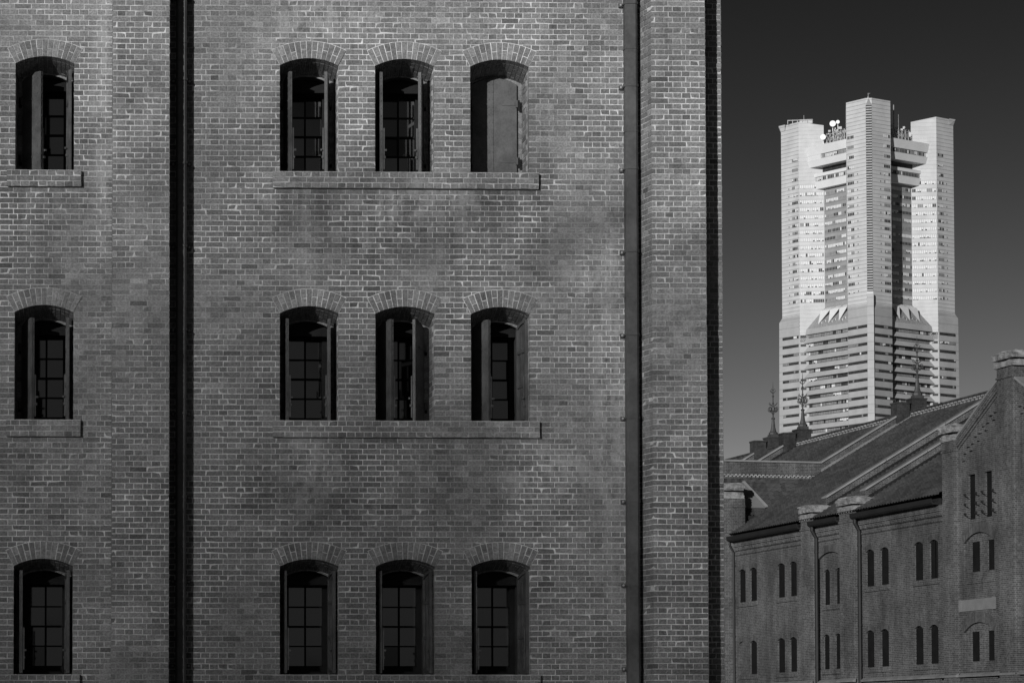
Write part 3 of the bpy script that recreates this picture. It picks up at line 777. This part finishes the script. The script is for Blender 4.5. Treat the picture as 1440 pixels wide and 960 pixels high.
def fin(u, y, z, parent):
    q = MB()
    q.box(u - .24, u + .24, y - .24, y + .24, z, z + .16); q.lathe([(.25, z + .16), (.25, z + .26), (.17, z + .33), (.12, z + .54), (.085, z + .84), (.07, z + 1.02)], u, y, 8, 0, pi / 8)
    q.lathe([(.10, z + 1.02), (.12, z + 1.06), (.08, z + 1.12)], u, y, 8)
    q.tube([(u, y, z + 1.1), (u, y, z + 2.6), (u, y, z + 3.1)], [.042, .028, .008], 6)
    for zz in (1.32, 1.9, 2.3): q.lathe([(.045, z + zz - .04), (.075, z + zz), (.045, z + zz + .04)], u, y, 8)
    q.lathe([(.06, z + 1.42), (.095, z + 1.52), (.095, z + 1.68), (.05, z + 1.80)], u, y, 8)
    for i in range(4):
        t = i * pi / 2 + .5; dx, dy = cos(t), sin(t)
        pts = []
        for j in range(15):                    # iron scroll
            a = j / 14 * 1.75 * 2 * pi; rr = .155 * (1 - j / 22)
            pts.append((u + dx * (.24 + rr * cos(a + pi)), y + dy * (.24 + rr * cos(a + pi)), z + 1.58 + rr * sin(a + pi)))
        q.tube(pts, .018, 5)
        q.tube([(u + dx * .05, y + dy * .05, z + 1.36), (u + dx * .17, y + dy * .17, z + 1.42), (u + dx * .10, y + dy * .10, z + 1.50)], .018, 5)
        q.tube([(u + dx * .08, y + dy * .08, z + 1.78), (u + dx * .25, y + dy * .25, z + 1.84), (u + dx * .30, y + dy * .30, z + 1.93)], .018, 5)
        q.tube([(u, y, z + 2.48), (u + dx * .12, y + dy * .12, z + 2.52), (u + dx * .2, y + dy * .2, z + 2.62)], .016, 5)
        q.tube([(u, y, z + 2.62), (u + dx * .13, y + dy * .13, z + 2.70)], .014, 5)
    q.build('finial', M['verdigris'], parent)
firewall(8.45, .55, stack=False); firewall(12.75, .5, stack=False)
firewall(-2.8, -.1, (5.1, 14.88))
firewall(-17.2, .3); firewall(-21.4, .3)

# --- far transept: steep tiled slope below its firewall, eave wall, pier and zinc saddle
v = MB()
TE = (-1.38, 12.15)                            # eave line of the transept slope (u, z)
TS = (-2.56, 14.02)                            # where it meets the firewall
slope = (TS[1] - TE[1]) / (TE[0] - TS[0])
nrow = 9
for j in range(nrow):
    a = j / nrow; b = (j + 1) / nrow
    u_a, z_a = TE[0] + (TS[0] - TE[0]) * a, TE[1] + (TS[1] - TE[1]) * a; u_b, z_b = TE[0] + (TS[0] - TE[0]) * b, TE[1] + (TS[1] - TE[1]) * b
    ye_a = (z_a - RZ0) / RSL + .02; ye_b = (z_b - RZ0) / RSL + .02
    n_ = 44
    for i in range(n_):
        f0, f1 = i / n_, (i + 1) / n_; h0 = [0, .04, .06, .02][i % 4]; h1 = [0, .04, .06, .02][(i + 1) % 4]
        y0a, y1a = -.2 + (ye_a + .2) * f0, -.2 + (ye_a + .2) * f1; y0b, y1b = -.2 + (ye_b + .2) * f0, -.2 + (ye_b + .2) * f1
        v.poly([(u_a + .015, y0a, z_a + .02 + h0), (u_a + .015, y1a, z_a + .02 + h1), (u_b + .01, y1b, z_b + .01 + h1), (u_b + .01, y0b, z_b + .01 + h0)])
v.build('transept_roof', M['tile'], far)
q = MB(); q.box(-2.4, -1.42, -.2, 2.0, 0, 12.05); q.box(-2.4, -1.40, -.2, 1.9, 11.85, 11.95); q.build('transept_wall', M['far_brick'], far)
q = MB(); q.box(-1.40, -1.16, .2, 1.72, 11.98, 12.16); q.build('gutter', M['gutter'], far)
pier(-1.9, -.80, -.9, .47, 12.95, (-2.0, -.74, -1.1, .50, 12.95, 13.68), 8)
q = MB()                                       # dog-tooth courses and string under the level firewall
q.box(-2.569, -2.50, -.1, 5.2, 14.06, 14.14); q.box(-2.569, -2.52, -.1, 5.2, 14.30, 14.36)
y = -.05
while y < 5.1:
    q.box(-2.569, -2.47, y, y + .10, 14.142, 14.21, 1); q.box(-2.569, -2.485, y + .1, y + .20, 14.212, 14.28, 1); y += .2
q.build('dogtooth_course', [M['far_brick'], M['ridge_tile']], far)
def on_tslope(y, u): return (u, y, TE[1] + (TE[0] - u) * slope)
q = MB()                                       # pale zinc saddle behind the pier
A_, B_, C_ = on_tslope(.9, -2.40), on_tslope(1.78, -1.60), on_tslope(.62, -1.60)
D_ = on_tslope(-.2, -2.36); E_ = on_tslope(-.2, -1.60)
def lift(p, h): return (p[0] + h * .8, p[1], p[2] + h * .6)
for t in ((A_, B_, C_), (D_, A_, C_, E_)):
    lo, hi = [lift(p, .06) for p in t], [lift(p, .14) for p in t]
    q.poly(lo); q.poly(hi)
    for i in range(len(t)): j = (i + 1) % len(t); q.poly([lo[i], lo[j], hi[j], hi[i]])
a, b = lift(A_, .145), lift(B_, .145)
q.hexa([a, b, (b[0] + .05, b[1] + .12, b[2] + .02), (a[0] + .05, a[1] + .12, a[2] + .02)] + [(p[0] + .04, p[1], p[2] + .05) for p in (a, b, (b[0] + .05, b[1] + .12, b[2] + .02), (a[0] + .05, a[1] + .12, a[2] + .02))])
q.build('zinc_saddle', M['white_flash'], far)
# far gable block (mostly behind the near warehouse)
q = MB(); q.prism([(-12.4, 0), (-2.41, 0), (-2.41, 13.4), (-7.0, 14.9), (-12.4, 12.8)], 'y', -.15, 5); q.build('transept_gable', M['far_brick'], far)

# ------------------------------------------------------------------ 3. the skyscraper
TY = 1307.0
HD = PSI + atan((1225 - PX) / F)               # heading of the tower
dist = TY / cos(HD - PSI)
TP = Vector((sin(HD), cos(HD), 0)) * dist
TROT = -HD + radians(1.5)
tower = empty('skyscraper', TP, TROT)
tag(tower, 'tall pale skyscraper with corner pylons, cantilevered crown decks and rooftop dishes, behind the tiled roof', 'building')
PXM = 4000.0 / TY
def tz(y, q): return 1.6 + (1035 - y) * (TY + q) / 4000.0

TOP, ZSH = 286.0, 196.6
HW, INN, TIP, SHO, CH = 9.8, 19.6, 39.0, 31.0, 1.35
def rot(p, i):
    x, y = p
    for _ in range(i): x, y = -y, x
    return (x, y)
def pylon(i, tip=TIP, hw=HW, sho=SHO, inn=INN):
    """outline points of pylon i (0 near, 1 right, 2 back, 3 left), counter-clockwise seen from above"""
    return [rot(p, i) for p in ((-hw, -inn), (-hw, -sho), (-CH, -tip), (CH, -tip), (hw, -sho), (hw, -inn))]
sh = MB(); po = MB()
for i in range(4):
    TOP = 288.2 if i == 0 else 284.8
    P, Q = pylon(i), pylon((i + 1) % 4)
    for k_ in range(5):
        a, b = P[k_], P[k_ + 1]
        za = zb = TOP
        if k_ == 0: za = TOP - 2.0
        if k_ == 4: zb = TOP - 2.0
        sh.poly([(*a, ZSH - 14), (*b, ZSH - 14), (*b, zb), (*a, za)], 1 if k_ in (0, 4) else 0)
    sh.poly([(*p, TOP - .3 if j not in (0, 5) else TOP - 2.2) for j, p in enumerate(P)], 0)
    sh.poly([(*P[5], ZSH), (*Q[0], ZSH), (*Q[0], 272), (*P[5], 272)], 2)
    # cornice flaring out at the tip
    B = [rot(p, i) for p in ((-CH - 2.2, -37.2), (-CH, -39.02), (CH, -39.02), (CH + 2.2, -37.2))]; T_ = [rot(p, i) for p in ((-CH - 3.6, -37.1), (-CH - .6, -40.1), (CH + .6, -40.1), (CH + 3.6, -37.1))]
    if i:
        for a in range(3): sh.poly([(*B[a], TOP - 2.6), (*B[a + 1], TOP - 2.6), (*T_[a + 1], TOP + .02), (*T_[a], TOP + .02)], 0)
        sh.poly([(*p, TOP + .02) for p in T_], 0)
    # podium pylons, a little wider at the foot
    pb = pylon(i, TIP + 2.6, HW, SHO + 1.0, INN); pm = pylon(i, TIP + 1.4, HW, SHO + .3, INN); pt = pylon(i, TIP + .02, HW, SHO + .02, INN)
    for k_ in range(1, 4):
        po.poly([(*pb[k_], 0), (*pb[k_ + 1], 0), (*pm[k_ + 1], 193), (*pm[k_], 193)]); po.poly([(*pm[k_], 193), (*pm[k_ + 1], 193), (*pt[k_ + 1], 195.2), (*pt[k_], 195.2)])
    for k_ in (0, 4): po.poly([(*pb[k_], 0), (*pb[k_ + 1], 0), (*pm[k_ + 1], 186), (*pm[k_], 186)])
TOP = 284.8
core = [rot(p, i) for i in range(4) for p in ((HW, -14.5), (14.5, -HW))]
sh.poly([(*p, 271.9) for i in range(4) for p in (pylon(i)[0], pylon(i)[5])], 0)
sh.prism(core, 'z', 271.9, 279.5, 0)
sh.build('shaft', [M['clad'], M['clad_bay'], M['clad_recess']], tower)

BANDS = []                                    # (area, MB): every window band, the largest become parts of their own
def band(A, B, f0, f1, z0, z1, npane, pl=.6, pm=.25, group=0, proud=.12, gap=.16, fm=0):
    ax, ay = A; bx, by = B; L_ = sqrt((bx - ax) ** 2 + (by - ay) ** 2); dx, dy = (bx - ax) / L_, (by - ay) / L_
    nx, ny = dy, -dx
    if nx * (ax + bx) + ny * (ay + by) < 0: nx, ny = -nx, -ny
    mb = MB()
    def bx_(s0, s1, h0, h1, za, zb, m):
        p = [(ax + dx * s + nx * h, ay + dy * s + ny * h) for s, h in ((s0, h0), (s1, h0), (s1, h1), (s0, h1))]
        mb.hexa([(*q, za) for q in p] + [(*q, zb) for q in p], m)
    s0, s1 = f0 * L_, f1 * L_
    bx_(s0, s1, -.2, proud - .05, z0, z1, fm)
    state = R()
    for k_ in range(npane):
        a = s0 + (s1 - s0) * k_ / npane + gap; b = s0 + (s1 - s0) * (k_ + 1) / npane - gap * .3
        if R() < .45: state = R()
        m = 3 if state < pl else (2 if state < pl + pm else 1)
        zz = z0 + .12 + (U(0, .55) if (m == 3 and R() < .4) else 0)
        bx_(a, b, proud - .049, proud, zz, z1 - .12, m)
        if zz > z0 + .13: bx_(a, b, proud - .049, proud - .004, z0 + .1, zz - .01, 1)
    BANDS.append(((s1 - s0) * (z1 - z0), mb))
def strip(A, B, f0, f1, z0, z1): band(A, B, f0, f1, z0, z1, max(2, int(14 * abs(f1 - f0))), .03, .14, gap=.08, proud=.10, fm=1)

P0, PR, PB, PL = [pylon(i) for i in range(4)]
for k_ in range(20):                           # hotel storeys of the shaft
    z = 254.6 - 3.53 * k_ if k_ < 16 else 254.6 + (3.6, 8.2, 12.8, 17.3)[k_ - 16]
    for A, B in ((P0[1], P0[2]), (P0[4], P0[3]), (PL[4], PL[3]), (PR[1], PR[2])):
        if k_ == 19 and A not in (P0[1], P0[4]): continue
        band(A, B, .05, .38, z - .75, z + .75, 4, .32, .3, gap=.2)
    if k_ < 16:
        for A, B in ((PL[4], PL[5]), (PR[1], PR[0])): band(A, B, .03, .97, z - .85, z + .85, 13, .87, .05, gap=.16)
        for A, B in ((PL[5], P0[0]), (P0[5], PR[0])): band(A, B, .02, .98, z - .8, z + .8, 14, .55, .3, gap=.2)
        for A, B in ((P0[1], P0[2]), (P0[4], P0[3]), (PL[4], PL[3]), (PR[1], PR[2])): band(A, B, .54, .59, z - .35, z + .35, 1, 0, 0)
# podium: continuous dark window strips, flaring spandrels between the pylons
M0, MR, _, ML = [pylon(i, TIP + 1.8, HW, SHO + .5) for i in range(4)]
def line(s, side):                             # 45-degree wall at |p|+|q| = s
    return ((-(s - HW), -HW), (-HW, -(s - HW))) if side < 0 else ((HW, -(s - HW)), (s - HW, -HW))
pw_ = MB(); ZT = 188.6
for side in (-1, 1):
    a, b = line(36.9, side); po.poly([(*a, 0), (*b, 0), (*b, ZT), (*a, ZT)])
for k_ in range(15):
    z = 185.2 - 4.0 * k_
    for A, B in ((M0[1], M0[2]), (M0[4], M0[3])): strip(A, B, .01, .97, z - .62, z + .62)
    for A, B in ((ML[4], ML[3]), (MR[1], MR[2])): strip(A, B, .02, .80, z - .62, z + .62)
    for A, B in ((PL[4], PL[5]), (PR[1], PR[0])): strip(A, B, .02, .24, z - .5, z + .5)
    for side in (-1, 1):
        a, b = line(36.9, side); band(a, b, .005, .995, z - .85, z + .75, 24, .10, .62, gap=.14, fm=1)
        (a0, b0), (a1, b1), (a2, b2) = line(37.3, side), line(39.3, side), line(36.8, side)
        t0, t1 = z - .9, z - 3.2
        po.hexa([(*a2, t1), (*b2, t1), (*b1, t1), (*a1, t1), (*a2, t0), (*b2, t0), (*b0, t0), (*a0, t0)])
        (a3, b3) = line(38.6, side)
        if k_ == 0: po.hexa([(*a2, z + .8), (*b2, z + .8), (*line(38.4, side)[1], z + .8), (*line(38.4, side)[0], z + .8), (*a2, ZT), (*b2, ZT), (*line(37.9, side)[1], ZT), (*line(37.9, side)[0], ZT)])
po.build('podium', M['clad_base_dim'], tower)
BANDS.sort(key=lambda t: -t[0])
WM = [M['t_frame'], M['t_dark'], M['t_mid'], M['t_light']]
for a, mb in BANDS[:100]: mb.build('window_band', WM, tower)
rest = MB()
for a, mb in BANDS[100:]:
    i0 = len(rest.v); rest.v += mb.v; rest.f += [tuple(i0 + j for j in f_) for f_ in mb.f]; rest.m += mb.m
tag(rest.build('window_band', WM, tower), kind='stuff')

# stack of louvres up the near tip, capped by a small pyramid; plain strip below
TOP = 288.2
lv = MB(); lv.box(-CH + .02, CH - .02, -TIP - .05, -TIP + .3, 201, TOP - 3.2, 1)
z = 201.3
while z < TOP - 3.6: lv.box(-CH + .05, CH - .05, -TIP - .28, -TIP - .051, z, z + .42, 0); z += 1.18
lv.poly([(-CH, -TIP - .06, TOP - 3.1), (CH, -TIP - .06, TOP - 3.1), (0, -TIP - .06, TOP - .1)], 2)
lv.build('louvre_strip', [M['steel'], M['t_dark'], M['t_mid']], tower)
sp_ = MB(); sp_.box(-CH - .1, CH + .1, -TIP - 2.2, -TIP + .2, 40, 199.5); sp_.build('corner_strip', M['clad_base_dim'], tower)

for side in (-1, 1):                           # cantilevered crown decks
    d = MB()
    def slab(sb, st, z0, z1, m=0, inner=29.0):
        a, b = line(sb, side); c, e = line(st, side); i_, j = line(inner, side)
        d.hexa([(*i_, z0), (*j, z0), (*b, z0), (*a, z0), (*i_, z1), (*j, z1), (*e, z1), (*c, z1)], m)
    slab(36.0, 36.9, 263.2, 266.3); slab(36.0, 36.0, 266.301, 268.4, 1); slab(36.9, 37.7, 268.401, 272.4)
    slab(30.0, 30.0, 260.2, 263.199, 2)  # dark band: shadow under the upper deck put into the colour
    slab(33.0, 33.8, 253.2, 256.6); slab(33.2, 33.2, 256.601, 258.7, 1); slab(33.8, 33.8, 258.701, 260.199)
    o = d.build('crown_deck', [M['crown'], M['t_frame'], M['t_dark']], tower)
    for (s_, z0, z1, f0, f1, n_) in ((36.0, 266.5, 268.2, .36 if side < 0 else .02, .99, 16 if side < 0 else 24), (33.2, 256.8, 258.5, .03, .97, 18)):
        keep = len(BANDS); A, B = line(s_, side); band(A, B, f0, f1, z0, z1, n_, .5 if side < 0 else .3, .2, proud=.2, gap=.25)
        BANDS.pop()[1].build('deck_window', WM, o)
    if side < 0:
        q = MB(); A, B = line(36.7, side)
        q.hexa([(A[0], A[1], 266.31), (A[0] * .66 + B[0] * .34, A[1] * .66 + B[1] * .34, 266.31), (A[0] * .66 + B[0] * .34 + 1, A[1] * .66 + B[1] * .34 + 1, 266.31), (A[0] + 1, A[1] + 1, 266.31),
                (A[0], A[1], 268.39), (A[0] * .66 + B[0] * .34, A[1] * .66 + B[1] * .34, 268.39), (A[0] * .66 + B[0] * .34 + 1, A[1] * .66 + B[1] * .34 + 1, 268.39), (A[0] + 1, A[1] + 1, 268.39)])
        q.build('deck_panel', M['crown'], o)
    # sloping glass roof with pale triangular hoods below the shaft
    g_ = MB(); a, b = line(37.8, side); c, e = line(29.6, side)
    g_.poly([(*a, ZT), (*b, ZT), (*e, ZT + 9.6), (*c, ZT + 9.6)], 0)
    g_.poly([(*a, ZT), (*c, ZT), (*c, ZT + 9.6)], 0); g_.poly([(*b, ZT), (*e, ZT), (*e, ZT + 9.6)], 0)
    def on(f, s_):
        A, B = line(s_, side)
        if side > 0: A, B = B, A
        return (A[0] + (B[0] - A[0]) * f, A[1] + (B[1] - A[1]) * f)
    for f in (.26, .53, .80):
        u0, u1 = f - .03, f + .25
        if u1 > 1: u1 = .995
        zf, hh = ZT + 3.7, 4.1
        p0, p1 = on(u0, 35.0), on(u1, 35.0); r0, r1 = on(u0 + .02, 31.3), on(min(u1 + .1, 1), 31.3)
        g_.poly([(*on(u0, 36.6), ZT + 1.5), (*p1, zf + hh), (*p0, zf + hh)], 1)                      # pale hood front
        g_.poly([(*p0, zf + hh), (*p1, zf + hh), (*r1, ZT + 9.3), (*r0, ZT + 9.3)], 2)
        g_.poly([(*on(u0, 36.6), ZT + 1.5), (*p0, zf + hh), (*r0, ZT + 9.3)], 2)
        for k_ in range(5):
            x = u0 + .05 + .04 * k_; q0, q1 = on(x, 36.8 - k_ * .3), on(x + .018, 36.8 - k_ * .3)
            zq = ZT + 1.3 + .35 * k_
            g_.poly([(*q0, zq), (*q1, zq), (*q1, zq + .9), (*q0, zq + .9)], 1 if k_ % 2 else 0)
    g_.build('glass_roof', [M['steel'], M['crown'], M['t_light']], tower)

# roof-top kit
def dish(p, q, z, r):
    m = MB(); n_ = 20; cx = (p, q, z); prof = [(0, .0), (.5, -.10), (.85, -.28), (1, -.42)]
    rings = []
    for rr, dd in prof[1:]:
        rings.append([(p + r * rr * cos(2 * pi * t / n_), q + r * dd, z + r * rr * sin(2 * pi * t / n_)) for t in range(n_)])
    m.poly(rings[0]); 
    for A, B in zip(rings, rings[1:]):
        for t in range(n_): m.poly([A[t], A[(t + 1) % n_], B[(t + 1) % n_], B[t]])
    m.poly([(x, q - r * .40, zz) for x, y, zz in rings[-1]])
    m.tube([(p, q, z), (p, q + 1.2, z - .3), (p + .2, q + 1.4, 273)], .18, 6)
    m.build('satellite_dish', M['white_paint'], tower)
dish(-15.6, -16, 282.0, 1.4); dish(-13.3, -16.6, 282.6, .85); dish(-20.0, -16, 276.0, 1.3)
for side in (-1, 1):
    m = MB()
    base = [on_ for on_ in ()]
    A, B = line(33.5, side); C_, E_ = line(28.5, side)
    def at(f, g_): return (A[0] * (1 - f) * (1 - g_) + B[0] * f * (1 - g_) + C_[0] * (1 - f) * g_ + E_[0] * f * g_, A[1] * (1 - f) * (1 - g_) + B[1] * f * (1 - g_) + C_[1] * (1 - f) * g_ + E_[1] * f * g_)
    f0 = (.38, .95) if side < 0 else (.06, .62)
    for i in range(6):
        f = f0[0] + (f0[1] - f0[0]) * i / 5
        for g_ in (0, 1):
            x, y = at(f, g_); m.tube([(x, y, 272.4), (x, y, 277.4 + U(0, .8))], .13, 5)
        m.tube([(*at(f, 0), 277.2), (*at(f, 1), 277.2)], .13, 5)
        if i < 5:
            h = f0[0] + (f0[1] - f0[0]) * (i + 1) / 5
            for g_ in (0, 1):
                m.tube([(*at(f, g_), 273.2), (*at(h, g_), 277.2)], .12, 5); m.tube([(*at(f, g_), 277.2), (*at(h, g_), 273.2)], .12, 5)
                m.tube([(*at(f, g_), 277.2), (*at(h, g_), 277.2)], .16, 5); m.tube([(*at(f, g_), 275.2), (*at(h, g_), 275.2)], .12, 5)
    for i in range(26):
        x, y = at(U(*f0), R()); z = U(273, 279); t = U(0, 6.28); l = U(.6, 2.2)
        m.tube([(x, y, z), (x + l * cos(t), y + l * sin(t), z + U(-.8, 1.2))], U(.08, .22), 5)
    for i in range(22):
        x, y = at(U(*f0), R()); z = U(273.5, 279.0); s_ = U(.25, .6); m.box(x - s_, x + s_, y - s_, y + s_, z, z + U(.4, 1.3))
    if side > 0:
        for f, zt_ in ((.14, 288.6), (.30, 284.5)):
            x, y = at(f, .2); m.tube([(x, y, 272.4), (x, y, zt_ - 4), (x, y, zt_)], [.3, .28, .26], 6)
    m.build('antenna_frame', M['steel'], tower)
m = MB(); m.tube([(0, -33, TOP - .3), (0, -33, TOP + 3.6)], .16, 6); m.lathe([(.1, TOP + 1.2), (.45, TOP + 1.3), (.45, TOP + 1.8), (.1, TOP + 1.9)], 0, -33, 8); m.tube([(0, -33, TOP + 3.0), (.9, -33, TOP + 3.5)], .12, 5)
m.build('mast', M['steel'], tower)
m = MB(); TOP = 284.8
for x in range(6): m.box(-36 + x * 2.2, -35.75 + x * 2.2, -7, -6.7, TOP - .2, TOP + 1.7)
m.box(-36, -24.8, -7, -6.8, TOP + 1.3, TOP + 1.6); m.box(-30.5, -24.5, -6.6, -2, TOP - .2, TOP + 1.75); m.tube([(-28.5, -5, TOP + 1.7), (-28.5, -5, TOP + 4)], .1, 5)
m.build('roof_railing', M['steel'], tower)

# ------------------------------------------------------------------ 4. unseen row of trees, added behind the camera to darken the lower wall gradually
NL, ZTOP = 50000, 22.0
DTAB, acc = [], []
for k_ in range(1501):
    d_ = k_ * .01; acc.append((acc[-1] if acc else 0) + min(.06 + .031 * d_, .40))  # leaf density by depth, shaped for the shade wanted on the wall
k_ = 0
for q_ in range(2001):
    while k_ < 1500 and acc[k_] < acc[-1] * q_ / 2000: k_ += 1
    DTAB.append(k_ * .01)
def tree(x, y, seed, lift=0.0):
    rnd = random.Random(seed)
    t = empty('added_shade_tree', (x, y, 0))
    tr = MB(); pts = [(0, 0, 0), (.1, 0, 2.5), (-.1, .15, 5), (.1, 0, 9), (.2, .1, 14.0)]
    tr.tube(pts, [.38, .3, .26, .18, .06], 8)
    for i in range(16):
        z = rnd.uniform(4, 11.5); a = rnd.uniform(0, 6.28); l = rnd.uniform(1.6, 3.0)
        tr.tube([(0, 0, z), (l * .5 * cos(a), l * .5 * sin(a), z + l * .35), (l * cos(a), l * sin(a), z + l * .95)], [.10, .06, .02], 5)
    tr.build('trunk', M['bark'], t)
    cr = MB()
    g1, g2, g3, g4 = .6180339887, .7548776662, .5698402910, .4142135624     # leaves spread evenly so the added shade stays smooth
    o1, o2, o3, o4 = (rnd.random() for _ in range(4))
    for i in range(NL):
        q = ((i + .5) / NL * 1.0)
        d = DTAB[int(q * 2000)] + rnd.uniform(-.02, .02)   # leaf density graded to set the shade on the wall
        z = ZTOP + lift - d
        lx = ((o1 + i * g2) % 1 + (o2 + i * g3) % 1 - 1) * 3.7; ly = ((o3 + i * g1) % 1 + (o4 + i * g4) % 1 - 1) * 3.4
        s = rnd.uniform(.028, .056); a, b = rnd.uniform(0, 6.28), rnd.uniform(-1, 1)
        ux = Vector((cos(a), sin(a), b * .4)).normalized() * s; vy = Vector((-sin(a) * b, cos(a) * b, 1)).normalized() * s * .8
        c = Vector((lx, ly, z)); cr.poly([c - ux, c - vy * .7, c + ux, c + vy])
    cr.build('crown', M['leaf'], t)
    return t
for i, x in enumerate((-36.0, -32.3, -28.6, -24.9, -21.2)):
    t = tree(x, -12.5 + (i % 2) * 1.0, 40 + i, (1.0, .6, 0, -1.0, -1.6)[i])
    tag(t, ('leftmost', 'second', 'middle', 'fourth', 'last')[i] + ' added unseen tree shading the lower near wall', 'tree', 'added shade trees')
